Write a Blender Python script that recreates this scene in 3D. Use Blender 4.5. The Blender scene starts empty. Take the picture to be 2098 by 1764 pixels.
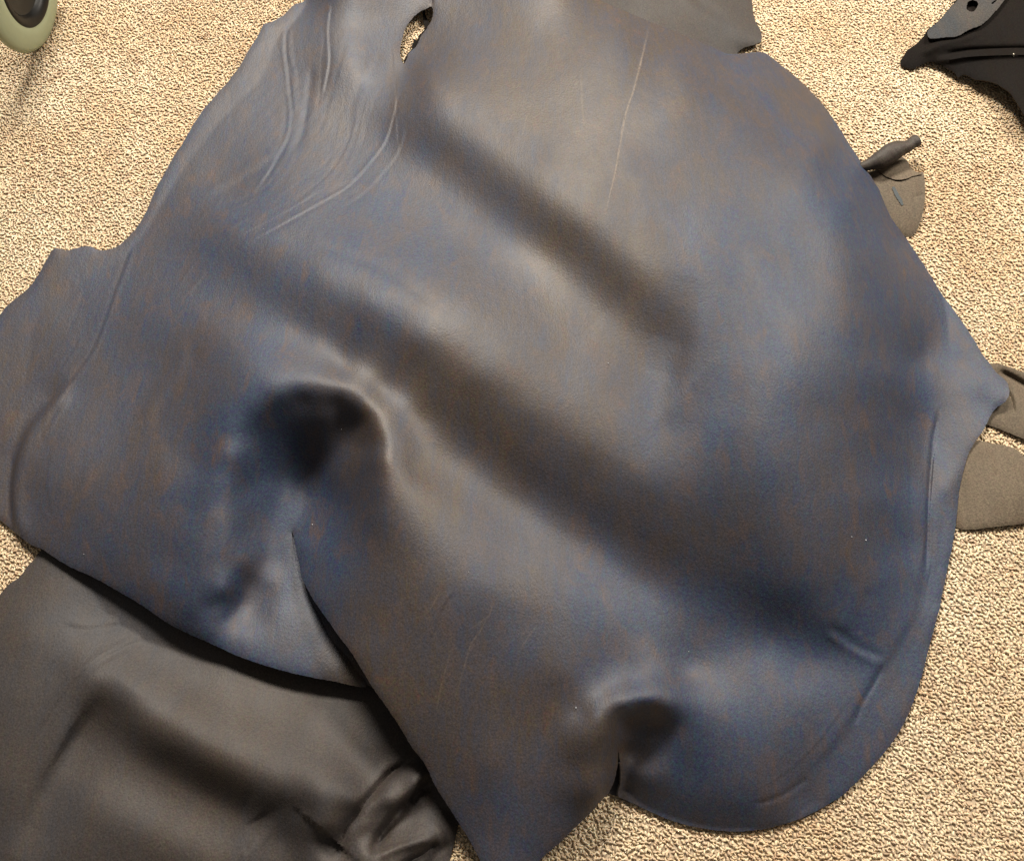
import bpy, math, random
import numpy as np
from mathutils import Vector
from mathutils.geometry import delaunay_2d_cdt

random.seed(4)
rng = np.random.default_rng(4)
sc = bpy.context.scene
col = sc.collection

# ------------------------------------------------------------------ camera
HC, TILT, FPX, W, H_ = 0.85, math.radians(24), 1981.0, 2098.0, 1764.0
cam_d = bpy.data.cameras.new("camera")
cam = bpy.data.objects.new("camera", cam_d)
col.objects.link(cam)
cam.location = (0, 0, HC)
cam.rotation_euler = (TILT, 0, 0)
cam_d.sensor_width = 36
cam_d.sensor_fit = 'HORIZONTAL'
cam_d.lens = FPX / W * 36
cam_d.clip_start = 0.02
cam_d.clip_end = 50
sc.camera = cam

# ------------------------------------------------------------------ light
world = bpy.data.worlds.new("World")
sc.world = world
world.use_nodes = True
bg = world.node_tree.nodes["Background"]
bg.inputs[0].default_value = (1.0, 0.90, 0.78, 1)
bg.inputs[1].default_value = 0.19


def area(name, loc, target, sx, sy, power, color):
    d = bpy.data.lights.new(name, 'AREA')
    d.shape = 'RECTANGLE'
    d.size, d.size_y, d.energy, d.color = sx, sy, power, color
    o = bpy.data.objects.new(name, d)
    col.objects.link(o)
    o.location = loc
    o.rotation_euler = (Vector(target) - Vector(loc)).to_track_quat('-Z', 'Y').to_euler()
    return o


area("ceiling_light", (-0.40, 2.45, 2.15), (0.0, 0.4, 0), 0.9, 0.55, 186, (1.0, 0.925, 0.81))
area("ceiling_light", (1.60, 1.60, 1.90), (0, 0.4, 0), 0.7, 0.5, 92, (1.0, 0.92, 0.80))
sc.view_settings.view_transform = 'Standard'
sc.view_settings.look = 'None'
sc.view_settings.exposure = 0.0
sc.view_settings.gamma = 1.0

# ------------------------------------------------------------------ helpers
MM = 0.001 * HC / 1.1          # one unit of the height tables


def to_world(xy, z):
    """place of a measured point that lies z metres above the carpet"""
    xy = np.asarray(xy, float)
    rx = (xy[:, 0] - W / 2) / FPX
    ry = -(xy[:, 1] - H_ / 2) / FPX
    c, s = math.cos(TILT), math.sin(TILT)
    dy, dz = c * ry + s, s * ry - c
    k = (z - HC) / dz
    return np.stack([rx * k, dy * k, np.broadcast_to(z, rx.shape)], 1)


def spline(pts, step, closed=False, smooth=True):
    p = np.asarray(pts, float)
    n = len(p)
    out = []
    m = n if closed else n - 1
    for i in range(m):
        p1, p2 = p[i], p[(i + 1) % n]
        if closed:
            p0, p3 = p[i - 1], p[(i + 2) % n]
        else:
            p0, p3 = p[max(i - 1, 0)], p[min(i + 2, n - 1)]
        L = np.hypot(*(p2 - p1))
        k = max(1, int(round(L / step)))
        t = (np.arange(k) / k)[:, None]
        if smooth:
            # centripetal-ish tangents, limited to the chord
            m1 = (p2 - p0) * .5
            m2 = (p3 - p1) * .5
            for mm in (m1, m2):
                l = np.hypot(*mm)
                if l > L:
                    mm *= L / l
            h = (2 * t**3 - 3 * t**2 + 1) * p1 + (t**3 - 2 * t**2 + t) * m1 + (-2 * t**3 + 3 * t**2) * p2 + (t**3 - t**2) * m2
        else:
            h = p1 + (p2 - p1) * t
        out.append(h)
    if not closed:
        out.append(p[-1:])
    return np.concatenate(out)


def inside(pts, poly):
    x, y = pts[:, 0], pts[:, 1]
    r = np.zeros(len(pts), bool)
    px, py = poly[:, 0], poly[:, 1]
    qx, qy = np.roll(px, -1), np.roll(py, -1)
    for a, b, c, d in zip(px, py, qx, qy):
        if b == d:
            continue
        m = (y < b) != (y < d)
        r ^= m & (x < (c - a) * (y - b) / (d - b) + a)
    return r


def dist_line(pts, line, closed=False):
    """distance, side and length parameter to a polyline"""
    a = line
    b = np.roll(line, -1, 0) if closed else line[1:]
    if not closed:
        a = line[:-1]
    L = np.hypot(*(b - a).T)
    cum = np.concatenate([[0], np.cumsum(L)])
    best = np.full(len(pts), 1e9)
    side = np.zeros(len(pts))
    par = np.zeros(len(pts))
    for i in range(len(a)):
        ab = b[i] - a[i]
        l2 = max(ab @ ab, 1e-9)
        ap = pts - a[i]
        t = np.clip(ap @ ab / l2, 0, 1)
        d = np.hypot(ap[:, 0] - t * ab[0], ap[:, 1] - t * ab[1])
        m = d < best
        best[m] = d[m]
        side[m] = np.sign(ab[0] * ap[m, 1] - ab[1] * ap[m, 0])
        par[m] = (cum[i] + t[m] * L[i]) / cum[-1]
    return best, side, par


def edge_dist(pts, poly):
    best = np.full(len(pts), 1e9)
    for i in range(0, len(pts), 4000):
        q = pts[i:i + 4000]
        a = poly
        b = np.roll(poly, -1, 0)
        ab = b - a
        l2 = np.maximum((ab**2).sum(1), 1e-9)
        ap = q[:, None, :] - a[None]
        t = np.clip((ap * ab[None]).sum(2) / l2, 0, 1)
        d = np.hypot(ap[..., 0] - t * ab[:, 0], ap[..., 1] - t * ab[:, 1])
        best[i:i + 4000] = d.min(1)
    return best


class Tps:
    def __init__(self, ctrl, lam=1e-4):
        c = np.asarray(ctrl, float)
        self.p = c[:, :2] / 1000
        h = c[:, 2]
        n = len(c)
        K = self.k(np.hypot(self.p[:, None, 0] - self.p[None, :, 0], self.p[:, None, 1] - self.p[None, :, 1])) + lam * np.eye(n)
        P = np.concatenate([np.ones((n, 1)), self.p], 1)
        A = np.block([[K, P], [P.T, np.zeros((3, 3))]])
        s = np.linalg.solve(A, np.concatenate([h, np.zeros(3)]))
        self.w, self.a = s[:n], s[n:]

    @staticmethod
    def k(r):
        return r * r * np.log(r + 1e-9)

    def __call__(self, pts):
        q = np.asarray(pts) / 1000
        out = np.empty(len(q))
        for i in range(0, len(q), 5000):
            b = q[i:i + 5000]
            r = np.hypot(b[:, None, 0] - self.p[None, :, 0], b[:, None, 1] - self.p[None, :, 1])
            out[i:i + 5000] = self.k(r) @ self.w + self.a[0] + b @ self.a[1:]
        return out


class Field:
    """control heights spread over a regular grid, softened as leather softens its folds, read back smoothly"""
    def __init__(self, ctrl, lo, hi, cell=6., sigma=0.9):
        self.lo, self.c = np.array(lo, float), cell
        nx, ny = int((hi[0] - lo[0]) / cell) + 4, int((hi[1] - lo[1]) / cell) + 4
        gx, gy = np.meshgrid(np.arange(nx) * cell + lo[0], np.arange(ny) * cell + lo[1])
        z = Tps(ctrl)(np.stack([gx.ravel(), gy.ravel()], 1)).reshape(ny, nx)
        k = np.exp(-.5 * (np.arange(-5, 6) / sigma)**2)
        k /= k.sum()
        zp = np.pad(z, 5, 'edge')
        zp = sum(k[i] * zp[i:i + ny] for i in range(11))
        self.z = sum(k[i] * zp[:, i:i + nx] for i in range(11))

    def __call__(self, pts):
        u = (np.asarray(pts, float) - self.lo) / self.c
        ny, nx = self.z.shape
        u[:, 0] = np.clip(u[:, 0], 1, nx - 3.001)
        u[:, 1] = np.clip(u[:, 1], 1, ny - 3.001)
        i = np.floor(u).astype(int)
        t = u - i

        def w(t):
            return ((1 - t)**3 / 6, (3 * t**3 - 6 * t**2 + 4) / 6, (-3 * t**3 + 3 * t**2 + 3 * t + 1) / 6, t**3 / 6)
        wx, wy = w(t[:, 0]), w(t[:, 1])
        out = np.zeros(len(u))
        for a in range(4):
            for b in range(4):
                out += wy[a] * wx[b] * self.z[i[:, 1] + a - 1, i[:, 0] + b - 1]
        return out


def shepard(ctrl, pts, rad=120.):
    c = np.asarray(ctrl, float)
    out = np.empty(len(pts))
    for i in range(0, len(pts), 5000):
        b = pts[i:i + 5000]
        r2 = (b[:, None, 0] - c[None, :, 0])**2 + (b[:, None, 1] - c[None, :, 1])**2
        w = np.exp(-r2 / (2 * rad * rad)) + 1e-5 / (1 + r2 / rad**2)
        out[i:i + 5000] = (w @ c[:, 2]) / w.sum(1)
    return out


def s5(x, a, b):
    t = np.clip((x - a) / (b - a), 0, 1)
    return t**3 * (t * (t * 6 - 15) + 10)


def crease_fn(creases):
    """creases: (points, kind, height mm, width px[, wide px]) - fine folds pressed into a sheet"""
    prep = [(spline(c[0], 12), c[1], c[2], c[3], c[4] if len(c) > 4 else 40) for c in creases]

    def f(pts):
        h = np.zeros(len(pts))
        for line, kind, amp, w, wide in prep:
            reach = 4 * max(w, wide if kind == 'step' else w)
            lo, hi = line.min(0) - reach, line.max(0) + reach
            m = np.where(((pts > lo) & (pts < hi)).all(1))[0]
            if not len(m):
                continue
            d, s, t = dist_line(pts[m], line)
            taper = np.clip(np.minimum(t, 1 - t) * 6, 0, 1)
            taper = taper * taper * (3 - 2 * taper)
            if kind == 'step':
                h[m] += amp * taper * np.tanh(s * d / w) * np.exp(-(d / wide)**2)
            elif kind == 'fold':
                h[m] += amp * taper * (np.exp(-((s * d - w * .9) / w)**2) - np.exp(-((s * d + w * .9) / w)**2))
            else:
                h[m] += amp * taper * np.exp(-(d / w)**2)
        return h
    dense = []
    for line, kind, amp, w, wide in prep:
        if w < 9:
            fine = spline(line, 3.5, smooth=False)
            t = np.gradient(fine, axis=0)
            t /= np.hypot(*t.T)[:, None] + 1e-9
            nn = np.stack([-t[:, 1], t[:, 0]], 1)
            for o in (-2.2, -1.1, 0, 1.1, 2.2):
                dense.append(fine + nn * o * w * .55)
    return f, (np.concatenate(dense) if dense else np.zeros((0, 2)))


def sheet_geo(outline, hfun, step, holes=(), dense=None, closed_step=None, edge_drop=(1.5, 8)):
    """triangulated sheet: outline and height give a real 3-D surface; returns world verts, tris, plan coords"""
    bs = closed_step or step * .8
    rings = [spline(outline, bs, True)] + [spline(h, bs * .6, True) for h in holes]
    for r in rings:
        ph = np.cumsum(rng.normal(0, .35, len(r)))
        ph = ph - np.linspace(0, ph[-1], len(r))
        ph -= np.convolve(np.pad(ph, 12, 'wrap'), np.ones(25) / 25, 'valid')
        r += rng.normal(0, .3, r.shape) + ph[:, None] * .5
    lo, hi = rings[0].min(0), rings[0].max(0)
    ys = np.arange(lo[1], hi[1], step * .87)
    grid = []
    for i, y in enumerate(ys):
        xs = np.arange(lo[0] + (i % 2) * step * .5, hi[0], step)
        grid.append(np.stack([xs, np.full_like(xs, y)], 1))
    g = np.concatenate(grid)
    g += rng.uniform(-.12, .12, g.shape) * step
    if dense is not None and len(dense):
        # keep the regular points clear of the dense rows
        cell = set(map(tuple, np.floor(dense / (step * .7)).astype(int)))
        k = np.floor(g / (step * .7)).astype(int)
        keep = np.array([tuple(q) not in cell for q in k])
        g = np.concatenate([g[keep], dense])
    m = inside(g, rings[0])
    for r in rings[1:]:
        m &= ~inside(g, r)
    g = g[m]
    d = np.full(len(g), 1e9)
    for r in rings:
        d = np.minimum(d, edge_dist(g, r))
    g = g[d > step * .45]
    pts = list(rings)
    edges, n = [], 0
    for r in rings:
        k = len(r)
        edges += [(n + i, n + (i + 1) % k) for i in range(k)]
        n += k
    allp = np.concatenate(pts + [g])
    res = delaunay_2d_cdt([Vector(p) for p in allp.tolist()], edges, [], 0, 1e-3)
    v = np.array([tuple(p) for p in res[0]])
    f = np.array(res[2])
    cen = v[f].mean(1)
    m = inside(cen, rings[0])
    for r in rings[1:]:
        m &= ~inside(cen, r)
    f = f[m]
    used = np.unique(f)
    remap = -np.ones(len(v), int)
    remap[used] = np.arange(len(used))
    v, f = v[used], remap[f]
    h = hfun(v)
    if edge_drop:
        de = np.full(len(v), 1e9)
        for r in rings:
            de = np.minimum(de, edge_dist(v, r))
        h = h - edge_drop[0] * np.exp(-de / edge_drop[1])
    h = np.maximum(h, 0.5)
    P = to_world(v, h * MM)
    a, b, c = P[f[:, 0]], P[f[:, 1]], P[f[:, 2]]
    flip = np.cross(b - a, c - a)[:, 2].sum() < 0
    if flip:
        f = f[:, ::-1]
    return P, f, v


def mesh_obj(name, P, F, mats, parent=None, attrs=None, origin=None, smooth=True):
    P = np.asarray(P, float)
    if origin is None and parent is None:
        origin = P.mean(0)
        origin[2] = P[:, 2].min()
    if parent is not None:
        origin = np.array(parent.matrix_world.translation) if origin is None else origin
    me = bpy.data.meshes.new(name)
    n, k = F.shape
    me.vertices.add(len(P))
    me.vertices.foreach_set("co", (P - origin).astype(np.float32).ravel())
    me.loops.add(n * k)
    me.loops.foreach_set("vertex_index", F.astype(np.int32).ravel())
    me.polygons.add(n)
    me.polygons.foreach_set("loop_start", np.arange(0, n * k, k, dtype=np.int32))
    me.polygons.foreach_set("use_smooth", np.full(n, smooth))
    me.update(calc_edges=True)
    for m in mats:
        me.materials.append(m)
    for an, av in (attrs or {}).items():
        at = me.attributes.new(an, 'FLOAT', 'POINT')
        at.data.foreach_set("value", np.asarray(av, np.float32))
    o = bpy.data.objects.new(name, me)
    col.objects.link(o)
    if parent is not None:
        o.parent = parent
        o.location = Vector(origin) - parent.location
    else:
        o.location = origin
    bpy.context.view_layer.update()
    return o


def thick(o, t=0.0016):
    m = o.modifiers.new("thickness", 'SOLIDIFY')
    m.thickness = t
    m.offset = -1
    m.use_even_offset = False
    m.material_offset_rim = 1
    e = o.modifiers.new("crisp_edge", 'EDGE_SPLIT')
    e.split_angle = math.radians(58)
    return o


def tag(o, label=None, cat=None, group=None, kind=None):
    for k, v in (('label', label), ('category', cat), ('group', group), ('kind', kind)):
        if v:
            o[k] = v
    return o


# ------------------------------------------------------------------ materials
def nt(name):
    m = bpy.data.materials.new(name)
    m.use_nodes = True
    t = m.node_tree
    b = t.nodes["Principled BSDF"]
    return m, t, b


def N(t, kind, **kw):
    n = t.nodes.new(kind)
    for k, v in kw.items():
        if k.startswith('i_'):
            n.inputs[int(k[2:]) if k[2:].isdigit() else k[2:]].default_value = v
        else:
            setattr(n, k, v)
    return n


def mixc(t, fac, a, b, blend='MIX'):
    n = N(t, 'ShaderNodeMix', data_type='RGBA', blend_type=blend)
    for s, v in ((n.inputs[0], fac), (n.inputs[6], a), (n.inputs[7], b)):
        if hasattr(v, 'is_linked') or hasattr(v, 'links'):
            t.links.new(v, s)
        else:
            s.default_value = v
    return n.outputs[2]


def math_(t, op, a, b=None, c=None, clamp=False):
    n = N(t, 'ShaderNodeMath', operation=op, use_clamp=clamp)
    for i, v in enumerate((a, b, c)):
        if v is None:
            continue
        if hasattr(v, 'links'):
            t.links.new(v, n.inputs[i])
        else:
            n.inputs[i].default_value = v
    return n.outputs[0]


def noise(t, vec, scale, detail=4, rough=.55, dist=0.):
    n = N(t, 'ShaderNodeTexNoise')
    n.inputs['Scale'].default_value = scale
    n.inputs['Detail'].default_value = detail
    n.inputs['Roughness'].default_value = rough
    n.inputs['Distortion'].default_value = dist
    t.links.new(vec, n.inputs['Vector'])
    return n


def remap(t, v, a, b, c=0., d=1.):
    n = N(t, 'ShaderNodeMapRange')
    n.inputs[1].default_value, n.inputs[2].default_value = a, b
    n.inputs[3].default_value, n.inputs[4].default_value = c, d
    t.links.new(v, n.inputs[0])
    return n.outputs[0]


def leather(name, brown, blue, rust, rough=.52, grain=1., spec=.6, hue_=.05):
    m, t, b = nt(name)
    tc = N(t, 'ShaderNodeTexCoord').outputs['Object']

    def mapped(rot, sx, sy):
        mp = N(t, 'ShaderNodeMapping')
        mp.inputs['Rotation'].default_value = (0, 0, rot)
        mp.inputs['Scale'].default_value = (sx, sy, sy)
        t.links.new(tc, mp.inputs['Vector'])
        return mp.outputs[0]
    streak = noise(t, mapped(.30, 24, 10), 1, 7, .64, 1.3).outputs[0]
    cloud = noise(t, mapped(-.5, 9, 6), 1, 5, .6, .4).outputs[0]
    fine = noise(t, mapped(.1, 420, 250), 1, 3, .6).outputs[0]
    spk = noise(t, tc, 700, 2, .5)
    at = N(t, 'ShaderNodeAttribute', attribute_name='dye').outputs['Fac']
    fib = noise(t, mapped(.18, 230, 22), 1, 4, .65, .3).outputs[0]
    at = math_(t, 'MULTIPLY_ADD', at, 1.1, .04)
    v = math_(t, 'ADD', at, math_(t, 'MULTIPLY', math_(t, 'SUBTRACT', streak, .5), 1.25))
    v = math_(t, 'ADD', v, math_(t, 'MULTIPLY', math_(t, 'SUBTRACT', cloud, .5), .9))
    v = math_(t, 'ADD', v, math_(t, 'MULTIPLY', math_(t, 'SUBTRACT', fib, .5), 1.05))
    v = math_(t, 'ADD', v, math_(t, 'MULTIPLY', math_(t, 'SUBTRACT', fine, .5), .6), clamp=True)
    c = mixc(t, v, brown, blue)
    # rubbed russet patches where the dye is thin
    ru = noise(t, mapped(.45, 62, 30), 1, 6, .68, .6).outputs[0]
    c = mixc(t, math_(t, 'MULTIPLY', remap(t, ru, .49, .68, 0, .68), remap(t, fib, .35, .62, .15, 1.)), c, rust)
    # small chroma grain of the skin
    hue = N(t, 'ShaderNodeHueSaturation')
    t.links.new(c, hue.inputs['Color'])
    t.links.new(remap(t, noise(t, tc, 330, 2).outputs[0], .3, .7, .5 - hue_, .5 + hue_), hue.inputs['Hue'])
    t.links.new(remap(t, spk.outputs[0], .3, .7, .72, 1.3), hue.inputs['Value'])
    c = hue.outputs[0]
    scar = N(t, 'ShaderNodeAttribute', attribute_name='scar').outputs['Fac']
    c = mixc(t, math_(t, 'MULTIPLY', scar, remap(t, fine, .35, .65, .2, 1.)), c, (.26, .20, .14, 1))
    t.links.new(c, b.inputs['Base Color'])
    t.links.new(remap(t, cloud, .3, .7, rough - .06, rough + .08), b.inputs['Roughness'])
    b.inputs['Specular IOR Level'].default_value = spec
    # relief: pores, fibre direction, slow unevenness
    pores = noise(t, mapped(.2, 620, 430), 1, 3, .6).outputs[0]
    mid = noise(t, mapped(.25, 120, 55), 1, 4, .6).outputs[0]
    slow = noise(t, tc, 22, 3, .5).outputs[0]
    hgt = math_(t, 'ADD', math_(t, 'MULTIPLY', pores, .00034 * grain), math_(t, 'MULTIPLY', mid, .0004 * grain))
    hgt = math_(t, 'ADD', hgt, math_(t, 'MULTIPLY', slow, .0007))
    bp = N(t, 'ShaderNodeBump')
    bp.inputs['Strength'].default_value = .8
    bp.inputs['Distance'].default_value = 1.0
    t.links.new(hgt, bp.inputs['Height'])
    t.links.new(bp.outputs[0], b.inputs['Normal'])
    return m


def plain(name, colr, rough=.6, spec=.4, nscale=200, var=.3, bump=.0004, trans=0.):
    m, t, b = nt(name)
    tc = N(t, 'ShaderNodeTexCoord').outputs['Object']
    n = noise(t, tc, nscale, 4).outputs[0]
    dark = tuple(x * (1 - var) for x in colr[:3]) + (1,)
    lite = tuple(min(1, x * (1 + var)) for x in colr[:3]) + (1,)
    t.links.new(mixc(t, n, dark, lite), b.inputs['Base Color'])
    b.inputs['Roughness'].default_value = rough
    b.inputs['Specular IOR Level'].default_value = spec
    if trans:
        b.inputs['Subsurface Weight'].default_value = trans
        b.inputs['Subsurface Radius'].default_value = (.01, .012, .006)
    bp = N(t, 'ShaderNodeBump')
    bp.inputs['Strength'].default_value = .7
    bp.inputs['Distance'].default_value = 1.
    t.links.new(math_(t, 'MULTIPLY', n, bump), bp.inputs['Height'])
    t.links.new(bp.outputs[0], b.inputs['Normal'])
    return m


M_hide = leather("blue_brown_leather", (.041, .030, .023, 1), (.018, .028, .055, 1), (.064, .036, .020, 1), .53, 1., .33)
M_edge = plain("raw_leather_edge", (.065, .062, .063), .85, .2, 500, .4)
M_hide2 = leather("dark_brown_leather", (.036, .027, .021, 1), (.025, .025, .030, 1), (.043, .031, .023, 1), .60, 1., .27)
M_edge2 = plain("raw_dark_edge", (.035, .028, .022), .85, .2)
M_flesh = leather("pale_leather_back", (.096, .074, .051, 1), (.056, .046, .034, 1), (.090, .062, .040, 1), .75, 1.6, .2, .012)
M_grey = leather("grey_brown_leather", (.034, .026, .020, 1), (.027, .026, .028, 1), (.042, .027, .018, 1), .6, 1., .25)
M_black = leather("black_brown_leather", (.0065, .0047, .0036, 1), (.006, .0058, .006, 1), (.008, .005, .0035, 1), .75, 1., .05)
M_ash = leather("ashen_leather_back", (.045, .039, .034, 1), (.027, .031, .036, 1), (.055, .042, .032, 1), .75, 1.5, .15)


# ------------------------------------------------------------------ main hide: heights in mm, plan in measured points
A_out = [(625, -60), (625, 0), (606, 9), (594, 18), (580, 33), (556, 46), (541, 50), (532, 69), (508, 106), (494, 132), (467, 168), (436, 203),
         (402, 247), (374, 295), (347, 337), (323, 381), (302, 429), (287, 457), (271, 477), (247, 501), (230, 509), (213, 513), (199, 512),
         (185, 505), (165, 507), (137, 513), (113, 510), (96, 532), (76, 567), (62, 587), (38, 608), (14, 628), (0, 645), (-40, 690),
         (-110, 800), (-120, 950), (-60, 1030), (0, 1065), (31, 1091), (62, 1115), (86, 1125), (137, 1158), (192, 1183), (240, 1210), (292, 1241),
         (343, 1276), (388, 1299), (429, 1317), (481, 1341), (549, 1365), (618, 1383), (687, 1396), (750, 1404), (712, 1338), (682, 1300), (660, 1268), (642, 1243), (627, 1217), (613, 1182), (606, 1150), (601, 1118), (599, 1091),
         (606, 1118), (612, 1150), (619, 1182), (635, 1217), (652, 1243), (670, 1268), (692, 1300), (720, 1337), (760, 1402), (791, 1447),
         (819, 1488), (843, 1529), (870, 1564), (891, 1608), (915, 1646), (939, 1684), (963, 1722), (984, 1764), (1000, 1805), (1030, 1835),
         (1065, 1815), (1104, 1764), (1140, 1732), (1172, 1701), (1207, 1667), (1235, 1637), (1247, 1624), (1257, 1604), (1263, 1580), (1266, 1556), (1267, 1538), (1270, 1556), (1272, 1580), (1270, 1606), (1266, 1629), (1282, 1638), (1334, 1663),
         (1378, 1681), (1429, 1694), (1487, 1702), (1525, 1702), (1584, 1694), (1645, 1674), (1704, 1643), (1742, 1614), (1786, 1571),
         (1831, 1516), (1865, 1454), (1889, 1382), (1906, 1317), (1924, 1248), (1938, 1181), (1948, 1133), (1958, 1078), (1966, 1002),
         (1975, 961), (1984, 930), (1998, 905), (2016, 879), (2030, 851), (2041, 835), (2057, 825), (2066, 813), (2068, 800), (2065, 787),
         (2057, 776), (2040, 762), (2028, 745), (2013, 727), (1996, 697), (1978, 669), (1954, 635), (1930, 603), (1913, 576), (1893, 543), (1858, 491),
         (1824, 443), (1800, 388), (1772, 343), (1742, 299), (1707, 243), (1676, 203), (1638, 165), (1604, 137), (1580, 118), (1563, 108),
         (1540, 108), (1515, 111), (1491, 111), (1463, 99), (1419, 80), (1378, 63), (1327, 43), (1275, 21), (1227, 0), (1120, -60)]
hole = [(885, 15), (879, 15), (874, 18), (862, 24), (850, 33), (840, 44), (832, 57), (826, 72), (822, 88), (820, 106), (822, 123), (827, 131),
        (832, 125), (838, 110), (850, 98), (858, 86), (863, 74), (873, 61), (881, 49), (886, 35), (887, 25)]

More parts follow.
